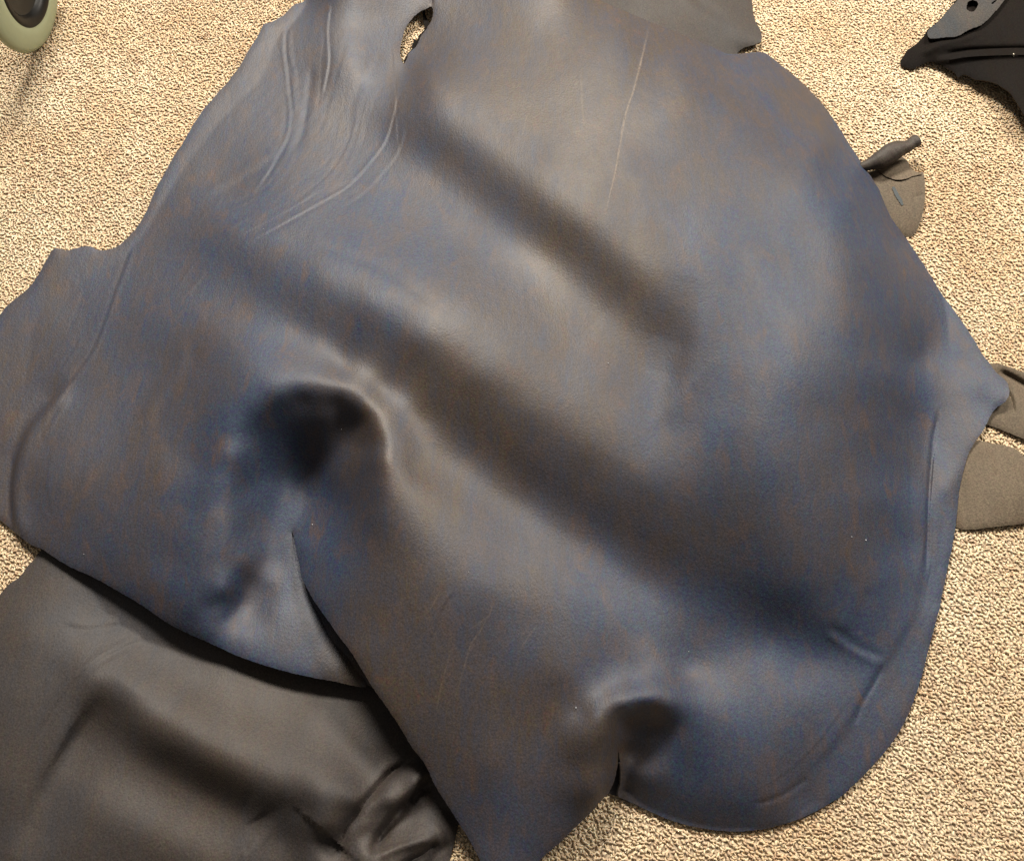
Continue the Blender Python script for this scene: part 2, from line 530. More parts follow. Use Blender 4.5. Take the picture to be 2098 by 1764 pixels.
A_ctrl = [
    # upper-left border and the flat upper-left quarter
    (640, -60, 8), (625, 0, 6), (541, 50, 5), (467, 168, 5), (374, 295, 5), (302, 429, 5), (247, 501, 5), (165, 507, 5), (113, 510, 5), (38, 608, 5),
    (-40, 690, 6), (-120, 900, 6), (0, 1065, 8), (86, 1125, 16), (192, 1183, 22), (292, 1241, 26), (388, 1299, 27), (429, 1317, 26),
    (620, 150, 20), (560, 300, 24), (480, 400, 26), (400, 470, 26), (340, 560, 24),
    (700, 40, 28), (670, -60, 34), (760, 50, 25), (800, 95, 20), (855, 75, 17), (905, 60, 28), (830, 150, 24), (830, -50, 32),
    (100, 650, 9), (60, 800, 9), (150, 620, 9), (-40, 850, 8), (10, 980, 9),
    # left lobe
    (130, 880, 24), (90, 980, 26), (150, 1060, 30), (220, 1130, 34), (300, 1190, 38), (360, 1250, 38), (240, 900, 36), (250, 1020, 44), (320, 1090, 50),
    (300, 760, 32), (330, 950, 54), (400, 1050, 62), (420, 1130, 60), (350, 1150, 48), (425, 1195, 52), (395, 1240, 44), (435, 1245, 38), (425, 1290, 33), (430, 860, 72), (400, 750, 54), (330, 650, 34),
    # the rim of the big fold and the hollow in front of it
    (400, 950, 62), (440, 915, 74), (475, 872, 83), (520, 830, 91), (570, 803, 98), (620, 789, 102), (660, 785, 104), (700, 794, 105), (735, 813, 105), (756, 840, 105),
    (440, 990, 71), (440, 1060, 65), (440, 1130, 58), (442, 1190, 51), (466, 930, 79),
    (500, 890, 76), (560, 845, 82), (620, 824, 85), (690, 828, 89), (610, 858, 71), (670, 858, 75), (550, 890, 63), (512, 935, 62), (714, 872, 68),
    (550, 935, 45), (610, 905, 44), (675, 910, 50), (590, 980, 14), (640, 965, 17), (612, 1030, 7), (692, 975, 42),
    (472, 1000, 64), (505, 1003, 47), (545, 1010, 29), (472, 1085, 54), (506, 1088, 36), (548, 1088, 16), (578, 1095, 8), (468, 1150, 47), (500, 1150, 36), (530, 1150, 20), (462, 1208, 45), (488, 1202, 28), (512, 1198, 15), (552, 1152, 10), (585, 1110, 7), (474, 1262, 22), (450, 1258, 35), (494, 1235, 15),
    (600, 1091, 8),
    # crest and outer side of the big fold
    (744, 872, 84), (737, 915, 68), (726, 980, 62), (705, 1040, 44), (650, 1080, 23), (616, 1120, 21), (622, 1150, 26), (643, 1217, 44), (680, 1268, 57), (730, 1337, 68), (770, 1402, 67),
    (819, 1488, 58), (870, 1564, 46), (915, 1646, 36), (963, 1722, 28), (1000, 1805, 22),
    (768, 878, 105), (776, 940, 107), (776, 1000, 104), (766, 1060, 95), (722, 1130, 70), (707, 1200, 68), (770, 1270, 80), (850, 1050, 106), (830, 1150, 100), (890, 1250, 95), (850, 1370, 78), (850, 960, 99),
    (930, 1120, 100), (1000, 1200, 98), (960, 1330, 86), (1080, 1280, 87), (1040, 1420, 76), (930, 1480, 66), (1150, 1380, 80), (1000, 1560, 60), (1120, 1510, 64), (1060, 1680, 42), (1030, 1780, 28),
    (1190, 1460, 74), (1175, 1570, 62), (1150, 1650, 44), (1104, 1764, 24), (1172, 1701, 30), (1207, 1667, 35), (1240, 1632, 40),
    # trough between the middle ridge and the big fold
    (440, 500, 40), (500, 560, 56), (560, 620, 70), (620, 690, 81), (700, 750, 88), (780, 800, 92), (860, 860, 91), (960, 930, 85), (1080, 1020, 79), (1200, 1110, 74), (1320, 1195, 64), (1450, 1260, 52),
    (1580, 1308, 34), (1690, 1337, 24), (1770, 1352, 18),
    # middle ridge
    (480, 470, 46), (560, 500, 64), (660, 560, 88), (760, 620, 104), (860, 690, 114), (980, 770, 116), (1090, 850, 112), (1200, 920, 110), (1320, 990, 106), (1440, 1055, 98), (1550, 1125, 86), (1640, 1195, 68), (1715, 1275, 40),
    (700, 420, 54), (780, 500, 80), (900, 580, 104), (1030, 680, 115), (1160, 780, 115), (860, 440, 76), (980, 530, 98), (1110, 640, 112),
    # slope below the plateau
    (720, 130, 32), (823, 251, 56), (933, 336, 80), (1053, 426, 101), (1173, 510, 116), (1270, 610, 124), (1338, 700, 124), (1360, 800, 119), (1370, 880, 113),
    # plateau above it
    (880, 170, 58), (990, 260, 86), (1110, 352, 108), (1230, 434, 124), (1335, 540, 134), (1410, 635, 136), (1424, 720, 131), (1412, 800, 123), (1380, 740, 125),
    (1000, 60, 50), (1100, 60, 70), (1120, 200, 92), (1230, 260, 112), (1300, 360, 126), (1400, 440, 136), (1490, 540, 141), (1530, 650, 138), (1520, 760, 137), (1500, 880, 129), (1580, 960, 118),
    (1200, 70, 84), (1270, 60, 86), (1350, 150, 106), (1450, 250, 122), (1530, 340, 130), (1600, 450, 131), (1650, 570, 124), (1680, 700, 120), (1680, 850, 108), (1690, 1000, 92), (1705, 1120, 74), (1745, 1220, 46),
    # far right slope and the rim
    (1160, -60, 70), (1227, 0, 60), (1327, 43, 62), (1419, 80, 50), (1491, 111, 34), (1563, 108, 16), (1400, 110, 88), (1430, 150, 102), (1520, 190, 92), (1600, 240, 86), (1580, 140, 26), (1640, 170, 18), (1707, 243, 14), (1680, 300, 92), (1630, 330, 122), (1690, 430, 120), (1740, 545, 110), (1780, 655, 92), (1820, 765, 66), (1742, 299, 12),
    (1745, 405, 88), (1800, 388, 11), (1797, 515, 76), (1858, 491, 9), (1838, 630, 56), (1930, 603, 7), (1872, 740, 24), (1860, 860, 26), (1800, 880, 62), (1858, 980, 22), (1800, 1020, 54), (1850, 1120, 20), (1805, 1180, 36),
    (1910, 760, 14), (1950, 800, 10), (2000, 790, 11), (2020, 830, 11), (2060, 800, 19), (2066, 813, 21), (1930, 880, 9), (1900, 900, 11), (2000, 905, 12), (1975, 961, 10), (1935, 1000, 14), (1910, 1000, 12), (1905, 1100, 11), (1966, 1002, 9), (1958, 1078, 9), (1948, 1133, 9),
    (1890, 1220, 9), (1924, 1248, 9), (1860, 1340, 10), (1906, 1317, 8), (1830, 1420, 10), (1865, 1454, 8), (1790, 1490, 11), (1786, 1571, 8), (1720, 1580, 11), (1704, 1643, 8), (1640, 1630, 11), (1584, 1694, 8),
    # small fold at the bottom
    (1195, 1500, 79), (1232, 1474, 86), (1280, 1446, 87), (1325, 1435, 83), (1368, 1445, 74), (1410, 1462, 60), (1470, 1478, 50), (1560, 1450, 38), (1650, 1430, 28), (1740, 1420, 18),
    (1243, 1512, 74), (1285, 1482, 54), (1330, 1472, 54), (1375, 1482, 54), (1240, 1552, 61), (1300, 1510, 38), (1284, 1540, 26), (1330, 1520, 36), (1400, 1525, 47), (1245, 1597, 46),
    (1277, 1590, 18), (1302, 1588, 25), (1340, 1585, 32), (1400, 1580, 35), (1480, 1550, 42), (1580, 1540, 34), (1660, 1510, 24), (1308, 1628, 12), (1360, 1632, 19),
    (1420, 1635, 24), (1500, 1640, 26), (1590, 1630, 22), (1268, 1626, 6), (1334, 1663, 6), (1429, 1694, 6), (1525, 1702, 6), (1320, 1340, 66), (1300, 1395, 73), (1250, 1280, 74), (1400, 1380, 50), (1540, 1380, 36), (1240, 1410, 76), (1180, 1220, 80),
]
# the floor under the big fold, left of the slit
F_ctrl = [c for c in A_ctrl if not (c[0] > 600 and c[1] > 1095 and c[0] < 1000)] + [
    (470, 1262, 23), (448, 1262, 33), (560, 1190, 13), (590, 1150, 9), (560, 1250, 18), (616, 1225, 15), (500, 1300, 24), (620, 1310, 24), (549, 1365, 27),
    (687, 1396, 26), (700, 1360, 25), (655, 1280, 20), (760, 1402, 25), (720, 1250, 12), (760, 1330, 18)]
slit_y = [1040, 1091, 1118, 1150, 1182, 1217, 1243, 1268, 1300, 1337, 1402, 1430]
slit_x = [596, 600, 603.5, 609.5, 616.5, 631, 647, 664.5, 687, 716, 755, 778]
A_crease = [
    ([(150, 775), (105, 825), (62, 875), (38, 930), (26, 985), (25, 1030), (33, 1085), (50, 1140)], 'step', -5.0, 5, 30),
    ([(283, 470), (262, 530), (240, 590), (215, 660), (190, 720), (150, 775), (105, 825), (80, 860)], 'fold', -.45, 4),
    ([(600, 10), (585, 60), (583, 110), (590, 170), (596, 230), (590, 280), (570, 320), (545, 362), (508, 415)], 'fold', .5, 4.2),
    ([(680, 0), (672, 60), (674, 130), (660, 200)], 'fold', .5, 3.2),
    ([(570, 290), (560, 320), (520, 345), (470, 378), (420, 402)], 'fold', .6, 9),
    ([(640, 130), (632, 200), (620, 270), (600, 320)], 'groove', -1.2, 8),
    ([(822, 150), (808, 230), (790, 290), (757, 336), (713, 383), (650, 420), (560, 470), (470, 520)], 'fold', .42, 3.2),
    ([(836, 240), (822, 300), (790, 350), (740, 400), (690, 430)], 'fold', .25, 4),
    ([(1330, 60), (1316, 120), (1300, 180), (1276, 250), (1262, 340), (1240, 440)], 'groove', .35, 2.5),
    ([(884, -40), (884, 14)], 'groove', -1.5, 3),
    ([(905, 640), (800, 560), (700, 520), (560, 480)], 'groove', -1.2, 12),
    # right-hand crease, parallel with the rim
    ([(1925, 830), (1910, 930), (1903, 1020), (1900, 1110), (1897, 1180)], 'groove', -2.6, 4.5),
    ([(1880, 880), (1892, 980), (1896, 1080), (1890, 1180), (1876, 1250), (1850, 1300), (1825, 1340), (1796, 1385), (1765, 1440), (1735, 1490), (1690, 1545), (1620, 1600)], 'step', 1.0, 8, 40),
    ([(1690, 1285), (1750, 1328), (1790, 1347), (1814, 1358)], 'fold', 1.0, 9),
    ([(1812, 1357), (1790, 1400), (1765, 1440), (1750, 1490)], 'groove', -1.2, 7),
    ([(1770, 1200), (1755, 1250), (1742, 1300)], 'fold', .8, 12),
    ([(1660, 1590), (1600, 1630), (1540, 1650)], 'groove', -1.2, 6),
    ([(930, 1210), (905, 1250), (885, 1310)], 'fold', .5, 4),
    ([(395, 700), (375, 760), (345, 800), (300, 870)], 'fold', .9, 14),
]
g1 = spline([(600, -20), (588, 80), (592, 160), (590, 240), (572, 320), (520, 390), (430, 440), (360, 500), (300, 590), (250, 700)], 8)
g2 = spline([(850, 120), (832, 190), (806, 250), (770, 320), (720, 375), (640, 420), (560, 470), (480, 520), (420, 600), (360, 720)], 8)
rk = np.random.default_rng(11)
for _ in range(44):
    f = rk.beta(.8, .9) * 1.12 - .1
    a0 = rk.uniform(0, .75)
    a1 = min(1, a0 + rk.uniform(.10, .32))
    tt_ = np.linspace(a0, a1, 9)
    q1 = g1[(tt_ * (len(g1) - 1)).astype(int)]
    q2 = g2[(tt_ * (len(g2) - 1)).astype(int)]
    ff = f + .05 * np.sin(np.linspace(0, 3, 9) + rk.uniform(0, 6)) + np.linspace(0, rk.normal(0, .10), 9)
    ln = q1 + (q2 - q1) * ff[:, None]
    A_crease.append((ln, 'fold' if rk.random() < .6 else 'groove', rk.choice([-1, 1]) * rk.uniform(.06, .2), rk.uniform(2.6, 7)))
# faint growth lines inside the right-hand rim and along the left fold
gr = spline([(1880, 640), (1890, 800), (1893, 980), (1892, 1090), (1878, 1220), (1830, 1330), (1780, 1420), (1700, 1540), (1600, 1625)], 8)
gl = spline([(290, 560), (240, 680), (180, 760), (110, 850), (70, 930), (60, 1010), (80, 1090)], 8)
for base_, spread, cnt in ((gr, 34, 16), (gl, 60, 16)):
    for _ in range(cnt):
        a0 = rk.uniform(0, .8)
        a1 = min(1, a0 + rk.uniform(.12, .3))
        tt_ = np.linspace(a0, a1, 8)
        ln = base_[(tt_ * (len(base_) - 1)).astype(int)] + np.array([rk.normal(0, spread), 0]) + np.linspace(0, 1, 8)[:, None] * np.array([rk.normal(0, 12), 0])
        A_crease.append((ln, 'fold' if rk.random() < .6 else 'groove', rk.choice([-1, 1]) * rk.uniform(.08, .24), rk.uniform(3, 8)))
A_dye = [(600, 150, .45), (450, 350, .45), (200, 600, .5), (480, 500, .75), (350, 750, .45), (560, 590, .6), (200, 950, .4), (300, 1100, .6), (450, 1150, .75),
         (560, 930, .95), (620, 1030, .8), (700, 900, .2), (800, 900, .3), (900, 860, .15), (1050, 980, .2), (1100, 1100, .4), (900, 1250, .35), (850, 1450, .15),
         (1000, 1500, .25), (1080, 1650, .6), (1250, 1250, .75), (1450, 1250, .85), (1600, 1350, .8), (1300, 1350, .6), (1150, 1330, .35), (1400, 1550, .8),
         (1260, 1540, .1), (1560, 1620, .55), (1750, 1550, .75), (1880, 1300, .75), (1700, 1050, .55), (1500, 850, .75), (1550, 650, .75), (1500, 550, .7),
         (1350, 900, .45), (1300, 1000, .2), (1400, 1080, .3), (1150, 800, .25), (1000, 650, .3), (900, 560, .5), (750, 470, .7), (850, 350, .55), (1000, 350, .2), (1200, 480, .15),
         (1320, 640, .12), (1250, 250, .12), (1100, 150, .15), (900, 100, .3), (750, 200, .45), (1400, 250, .2), (1500, 150, .45), (1600, 300, .4), (1750, 420, .75), (1700, 600, .55),
         (1850, 700, .7), (1950, 780, .7), (1900, 1000, .75), (1800, 900, .5), (100, 700, .35), (40, 950, .4), (550, 1230, .6)]

tA1 = Field(A_ctrl, (-180, -100), (2120, 1880))
tA2 = Field(F_ctrl, (200, 980), (860, 1480))


def tA(p):
    h = tA1(p)
    m = np.where((p[:, 1] > 1050) & (p[:, 1] < 1425) & (p[:, 0] > 260) & (p[:, 0] < np.interp(p[:, 1], slit_y, slit_x)))[0]
    if len(m):
        w = s5(p[m, 1], 1050, 1112) * s5(p[m, 0], 330, 430)
        h[m] += w * (tA2(p[m]) - h[m])
    return h


fA, dA = crease_fn(A_crease)


def dip(p, line, amps, a, b, c):
    """a fall to the lower left of a line that runs out slowly again; amps = depth along the line"""
    d, sd, t = dist_line(p, line)
    sd = sd * d
    am = np.interp(t, np.linspace(0, 1, len(amps)), amps)
    return -am * s5(sd, a, b) * (1 - s5(sd, b * .6, c))


band1 = spline([(600, -20), (660, 70), (720, 128), (800, 182), (880, 237), (980, 312), (1090, 396), (1210, 480), (1310, 572), (1390, 655), (1470, 735)], 14)
band2 = spline([(380, 400), (440, 480), (520, 565), (620, 655), (740, 745), (860, 830), (1000, 920), (1130, 1005), (1260, 1080), (1400, 1150), (1540, 1215), (1660, 1280), (1760, 1330)], 14)

band3 = spline([(1490, 520), (1462, 605), (1436, 690), (1406, 780), (1370, 880), (1330, 970)], 14)


def hA(p):
    return np.maximum(tA(p) + fA(p) + dip(p, band1, (0, 5, 12, 16, 18, 19, 19, 19, 17, 9, 0), -50, 125, 320) + dip(p, band2, (0, 3, 6, 7, 7, 6, 5, 4, 3, 3, 0), -60, 75, 170) + dip(p, band3, (0, 1, 4.5, 7.5, 7.5, 5, 2, 0), -22, 62, 190), 8.)


scars = [([(1330, 55), (1322, 90), (1300, 180), (1286, 220), (1276, 262), (1270, 300), (1262, 345), (1252, 390), (1240, 440)], 1.8, .4),
         ([(1190, 150), (1192, 200), (1196, 260)], 1.6, .16), ([(1080, 235), (1070, 280)], 1.6, .16),
         ([(1010, 1230), (1000, 1262), (960, 1290)], 1.4, .16), ([(1003, 1255), (985, 1290), (965, 1320), (950, 1370), (935, 1420)], 1.5, .16),
         ([(895, 1450), (905, 1400), (925, 1330)], 1.4, .16), ([(880, 1250), (900, 1215)], 1.5, .16), ([(1100, 1280), (1065, 1330)], 1.3, .16)]
scar_lines = [(spline(s[0], 3), s[1], s[2]) for s in scars]
dense = np.concatenate([dA] + [np.concatenate([l + np.array([o, 0]) for o in (-3.2, -1.6, 0, 1.6, 3.2)]) for l, _, _ in scar_lines])


def scar_val(v):
    s = np.zeros(len(v))
    for l, w, a in scar_lines:
        lo, hi = l.min(0) - 12, l.max(0) + 12
        m = np.where(((v > lo) & (v < hi)).all(1))[0]
        if len(m):
            d, _, t = dist_line(v[m], l)
            s[m] = np.maximum(s[m], a * np.exp(-(d / w)**2) * np.clip(np.minimum(t, 1 - t) * 5 + .15, 0, 1))
    return s


P1, F1, V1 = sheet_geo(A_out, hA, 5.0, [hole], dense)
# the floor of the big fold: the same hide running on under the folded-over side
T_out = [(606, 1085), (592, 1120), (592, 1180), (604, 1230), (625, 1290), (640, 1340), (660, 1388), (690, 1394), (750, 1401), (800, 1436), (860, 1420), (860, 1330), (760, 1200), (690, 1100), (640, 1075)]
T_ctrl = [(606, 1085, 3), (596, 1120, 5), (596, 1180, 9), (610, 1230, 12), (640, 1290, 19), (640, 1380, 22), (690, 1385, 23.5), (757, 1403, 23), (860, 1420, 18), (760, 1200, 6), (690, 1100, 3), (660, 1200, 10)]
tT = Tps(T_ctrl)
P2, F2, V2 = sheet_geo(T_out, tT, 6.0)
U_out = [(1266, 1522), (1245, 1550), (1228, 1590), (1222, 1622), (1247, 1626), (1268, 1632), (1290, 1643), (1310, 1620), (1305, 1580), (1285, 1540)]
tU = Tps([(1266, 1522, 9), (1245, 1550, 6), (1222, 1622, 5), (1290, 1643, 5), (1305, 1580, 4), (1270, 1585, 4)])
P4, F4, V4 = sheet_geo(U_out, tU, 6.0)
P = np.concatenate([P1, P2, P4])
F = np.concatenate([F1, F2 + len(P1), F4 + len(P1) + len(P2)])
V = np.concatenate([V1, V2, V4])
hide = mesh_obj("leather_hide", P, F, [M_hide, M_edge], attrs={'dye': shepard(A_dye, V, 75), 'scar': scar_val(V)})
thick(hide, .0017)
tag(hide, "large blue and brown leather hide draped in big soft folds over the carpet", "leather hide")

# torn scrap hanging in the slit of the hide
tf = [(866, 10), (867, 22), (866, 34), (868, 48), (871, 58), (866, 66), (858, 74), (855, 84), (848, 80), (846, 92), (842, 104), (834, 112), (829, 126), (826, 140), (842, 142), (862, 122), (880, 92), (898, 60), (898, 45), (884, 52), (878, 46), (873, 34), (871, 20), (872, 10)]
Pt, Ft, Vt = sheet_geo(tf, lambda p: 8 + 0 * p[:, 0], 5.0, edge_drop=None)
o = thick(mesh_obj("torn_flap", Pt, Ft, [M_black, M_edge2], hide, {'dye': np.full(len(Pt), .2)}), .0012)

# white specks of lint on the hide
sp = np.array([(1411, 1335), (172, 1136), (548, 332), (1050, 600), (960, 1172), (1745, 1100), (1774, 1107), (1180, 1450), (640, 1075), (700, 880), (1246, 745), (1835, 1640), (1490, 1850), (880, 380), (315, 1460), (540, 470)], float)
sp = sp[inside(sp, np.array(A_out, float))]
pw = to_world(sp, (hA(sp)) * MM)
vs, fs = [], []
for i, p in enumerate(pw):
    r = .0003 + .0004 * random.random()
    k = len(vs)
    for dx, dy, dz in ((1, 0, 0), (0, 1, 0), (-1, 0, 0), (0, -1, 0), (0, 0, 1), (0, 0, -1)):
        vs.append(p + np.array((dx * r, dy * r * 1.6, dz * r * .6 + .0004)))
    for a, b, c in ((0, 1, 4), (1, 2, 4), (2, 3, 4), (3, 0, 4), (1, 0, 5), (2, 1, 5), (3, 2, 5), (0, 3, 5)):
        fs.append((k + a, k + b, k + c))
M_lint = plain("lint", (.32, .33, .35), .9, .2)
o = mesh_obj("lint", np.array(vs), np.array(fs), [M_lint], hide)
o['kind'] = 'stuff'

# ------------------------------------------------------------------ lower hide
B_out = [(110, 1090), (84, 1127), (62, 1153), (41, 1181), (20, 1196), (0, 1217), (-60, 1290), (-120, 1420), (-130, 1600), (-100, 1800), (100, 1840), (500, 1850), (800, 1850), (900, 1830),
         (912, 1790), (920, 1764), (929, 1735), (936, 1700), (940, 1684), (960, 1640), (980, 1560), (960, 1480), (880, 1400), (760, 1340), (600, 1290), (400, 1220), (250, 1130), (160, 1090)]
B_ctrl = [(110, 1090, 4), (84, 1127, 4), (20, 1196, 4), (-60, 1290, 5), (-130, 1600, 8), (-100, 1800, 8), (300, 1840, 8), (600, 1850, 10), (900, 1830, 6), (929, 1735, 4), (940, 1684, 4), (970, 1560, 4), (880, 1400, 4),
          (760, 1340, 3), (600, 1290, 3), (400, 1220, 3), (250, 1130, 3), (100, 1200, 10), (60, 1300, 22), (200, 1270, 8), (300, 1320, 6), (450, 1370, 7), (600, 1420, 9), (700, 1440, 10),
          (20, 1420, 26), (120, 1380, 26), (190, 1390, 34), (280, 1420, 36), (380, 1480, 42), (470, 1540, 46), (560, 1590, 50), (650, 1630, 52), (690, 1600, 44), (640, 1540, 34), (520, 1470, 24), (400, 1400, 14),
          (720, 1560, 22), (780, 1520, 12), (740, 1480, 12), (830, 1540, 8),
          (170, 1460, 30), (140, 1520, 26), (90, 1600, 22), (40, 1500, 26), (0, 1600, 24), (40, 1680, 20), (230, 1530, 33), (320, 1580, 36), (420, 1630, 37), (500, 1660, 38), (560, 1660, 42), (300, 1660, 28), (400, 1710, 28), (200, 1680, 24), (150, 1750, 20), (550, 1730, 30), (500, 1770, 26),
          (610, 1660, 36), (640, 1720, 34), (670, 1690, 44), (670, 1764, 28), (720, 1640, 40),
          (725, 1670, 26), (690, 1740, 18), (765, 1620, 22), (805, 1582, 14), (850, 1555, 8),
          (750, 1690, 30), (800, 1640, 34), (850, 1595, 30), (872, 1583, 26), (750, 1745, 34), (730, 1764, 32),
          (775, 1715, 10), (820, 1662, 10), (880, 1603, 8), (850, 1690, 14), (890, 1660, 8), (800, 1735, 22), (850, 1728, 24), (890, 1716, 20), (780, 1760, 28), (870, 1760, 6), (900, 1735, 6)]
B_crease = [
    ([(310, 1300), (250, 1325), (190, 1360), (150, 1395), (110, 1450), (70, 1520)], 'fold', .9, 6),
    ([(330, 1262), (250, 1275), (180, 1285), (120, 1275)], 'fold', .6, 7),
    ([(440, 1290), (345, 1277), (338, 1292), (336, 1310)], 'groove', -2, 4),
    ([(854, 1552), (803, 1582), (769, 1619), (734, 1659), (709, 1693), (690, 1740)], 'groove', -9, 8),
    ([(890, 1594), (820, 1659), (777, 1719), (762, 1752)], 'groove', -10, 9),
    ([(900, 1722), (870, 1748), (840, 1764), (800, 1790)], 'groove', -8, 6),
    ([(872, 1580), (846, 1614), (802, 1664), (765, 1712), (752, 1745)], 'groove', 4, 13),
    ([(894, 1717), (850, 1727), (800, 1742), (770, 1760)], 'groove', 4, 9),
]
tB = Field(B_ctrl, (-180, 1040), (1040, 1900), 6., 0.9)
fB, dB = crease_fn(B_crease)
b_l1 = spline([(150, 1380), (206, 1402), (300, 1478), (400, 1538), (500, 1590), (575, 1630), (600, 1650)], 12)
b_l2 = spline([(560, 1600), (590, 1628), (614, 1680), (642, 1745), (665, 1810)], 12)
b_l3 = spline([(0, 1740), (30, 1680), (60, 1620), (95, 1560), (130, 1500), (165, 1450), (190, 1405), (215, 1370)], 12)


def hB(p):
    return np.maximum(tB(p) + fB(p) + dip(p, b_l1, (0, 10, 18, 22, 23, 21, 8), -34, 92, 240) + dip(p, b_l2, (0, 6, 8, 7, 4), -20, 60, 140)
                      + dip(p, b_l3, (0, 6, 9, 11, 11, 8, 0), -16, 45, 150), 5.0)


P3, F3, V3 = sheet_geo(B_out, hB, 5.5, (), dB)
B_dye = [(250, 1250, .8), (150, 1330, .7), (400, 1350, .5), (500, 1500, .2), (300, 1450, .2), (100, 1500, .25), (200, 1650, .4), (450, 1650, .15), (600, 1700, .3), (750, 1700, .3), (800, 1520, .4), (60, 1220, .3)]
hide2 = mesh_obj("leather_hide", P3, F3, [M_hide2, M_edge2], attrs={'dye': shepard(B_dye, V3, 90), 'scar': np.zeros(len(V3))})
thick(hide2)
tag(hide2, "dark brown leather hide with tight folds lying under the large blue hide", "leather hide")


# ------------------------------------------------------------------ smaller leather pieces
def piece(name, outline, ctrl, mats, creases=(), step=5., parent=None, dye=.3, th=.0016, edge=(2., 8)):
    t = Tps(ctrl)
    f, dn = crease_fn(creases) if creases else ((lambda p: 0.), None)
    Pp, Fp, Vp = sheet_geo(outline, lambda p: np.maximum(t(p) + f(p), .8), step, (), dn, edge_drop=edge)
    o = mesh_obj(name, Pp, Fp, mats, parent, {'dye': np.full(len(Pp), dye), 'scar': np.zeros(len(Pp))})
    return thick(o, th)


# edge of a brown piece behind the top of the hide
o = piece("leather_piece", [(1100, -70), (1300, -90), (1500, -70), (1536, -20), (1541, 10), (1543, 27), (1549, 46), (1558, 62), (1561, 76), (1558, 86), (1545, 92), (1528, 98), (1512, 108), (1500, 130), (1450, 150), (1350, 120), (1240, 60), (1150, 10)],
          [(1100, -70, 6), (1300, -90, 6), (1500, -70, 6), (1543, 27, 7), (1561, 76, 14), (1540, 92, 13), (1512, 108, 8), (1450, 150, 3), (1240, 60, 3), (1150, 10, 4), (1400, 0, 11), (1480, 40, 14), (1520, 70, 15), (1350, 60, 6), (1440, 95, 5)],
          [M_grey, M_edge2], [([(1400, -20), (1440, 20), (1490, 50)], 'fold', .9, 10)], dye=.35)
tag(o, "grey brown leather piece poking out behind the top edge of the large blue hide", "leather piece")

# scrap with a curled strip, half way down the right-hand side
scrap = bpy.data.objects.new("leather_scrap", None)
col.objects.link(scrap)
scrap.location = to_world([(1850, 420)], np.array([0.]))[0]
scrap.empty_display_size = .03
tag(scrap, "small pale leather scrap with a curled strip sticking out beside the hide", "leather scrap")
bpy.context.view_layer.update()
piece("flap", [(1740, 330), (1780, 350), (1806, 348), (1826, 352), (1845, 366), (1868, 360), (1890, 353), (1894, 368), (1895, 384), (1895, 409), (1893, 425), (1888, 445), (1882, 466), (1876, 477), (1867, 485), (1856, 485), (1830, 470), (1790, 420), (1750, 370)],
      [(1740, 330, 4), (1806, 348, 5), (1845, 366, 12), (1890, 353, 14), (1895, 400, 13), (1882, 466, 9), (1860, 485, 4), (1830, 470, 5), (1790, 420, 5), (1840, 420, 10), (1850, 400, 12)],
      [M_flesh, M_edge2], [([(1893, 398), (1882, 402), (1870, 406)], 'groove', -1.2, 4)], 4., scrap, .35)
piece("upper_fold", [(1800, 350), (1815, 335), (1832, 325), (1848, 322), (1861, 334), (1866, 345), (1878, 353), (1889, 356), (1870, 362), (1850, 368), (1825, 366)],
      [(1800, 350, 6), (1832, 325, 6), (1848, 322, 6), (1866, 345, 10), (1889, 356, 17), (1850, 368, 16), (1825, 366, 12)], [M_flesh, M_edge2], (), 4., scrap, .1)


def tube(name, path, radii, mat, parent, seg=14, flat=.8, slit=0.):
    path = np.asarray(path, float)
    n = len(path)
    t = np.gradient(path, axis=0)
    t /= np.linalg.norm(t, axis=1)[:, None]
    up = np.array([0, 0, 1.])
    vs = []
    for i in range(n):
        s = np.cross(t[i], up)
        s /= np.linalg.norm(s)
        u = np.cross(s, t[i])
        a = np.linspace(0, 2 * np.pi, seg, endpoint=False)
        vs.append(path[i] + radii[i] * (np.cos(a)[:, None] * s + flat * np.sin(a)[:, None] * u))
    P = np.concatenate(vs)
    F = []
    for i in range(n - 1):
        for j in range(seg):
            k = (j + 1) % seg
            F.append((i * seg + j, i * seg + k, (i + 1) * seg + k, (i + 1) * seg + j))
    return P, np.array(F)


cx = spline([(1762, 344), (1785, 336), (1806, 327), (1825, 314), (1842, 305), (1858, 301), (1870, 293), (1879, 288)], 4)
k = np.linspace(0, 1, len(cx))
hh = np.interp(k, [0, .3, .6, .8, 1], [14, 20, 26, 26, 27])
path = to_world(cx, hh * MM)
rad = np.interp(k, [0, .15, .3, .5, .62, .78, .88, .95, 1], [6, 10, 16, 18, 16.5, 11, 9, 11, 10.5]) * .00055
Pc, Fc = tube("curled_strip", path, rad, M_grey, scrap)
o = mesh_obj("curled_strip", Pc, Fc, [M_grey, M_edge2], scrap, {'dye': np.full(len(Pc), .2), 'scar': np.zeros(len(Pc))})
m = o.modifiers.new("thickness", 'SOLIDIFY')
m.thickness = .0012
m.offset = -1
# dark dye mark on the flap
o = piece("dye_mark", [(1828, 384), (1833, 383), (1840, 396), (1848, 410), (1851, 420), (1846, 420), (1839, 408), (1832, 397)], [(1828, 384, 10.6), (1840, 396, 12), (1851, 420, 11.6), (1839, 408, 11.6)],
          [plain("blue_black_dye", (.012, .02, .024), .6), M_edge2], (), 3., scrap, .9, .0003, None)

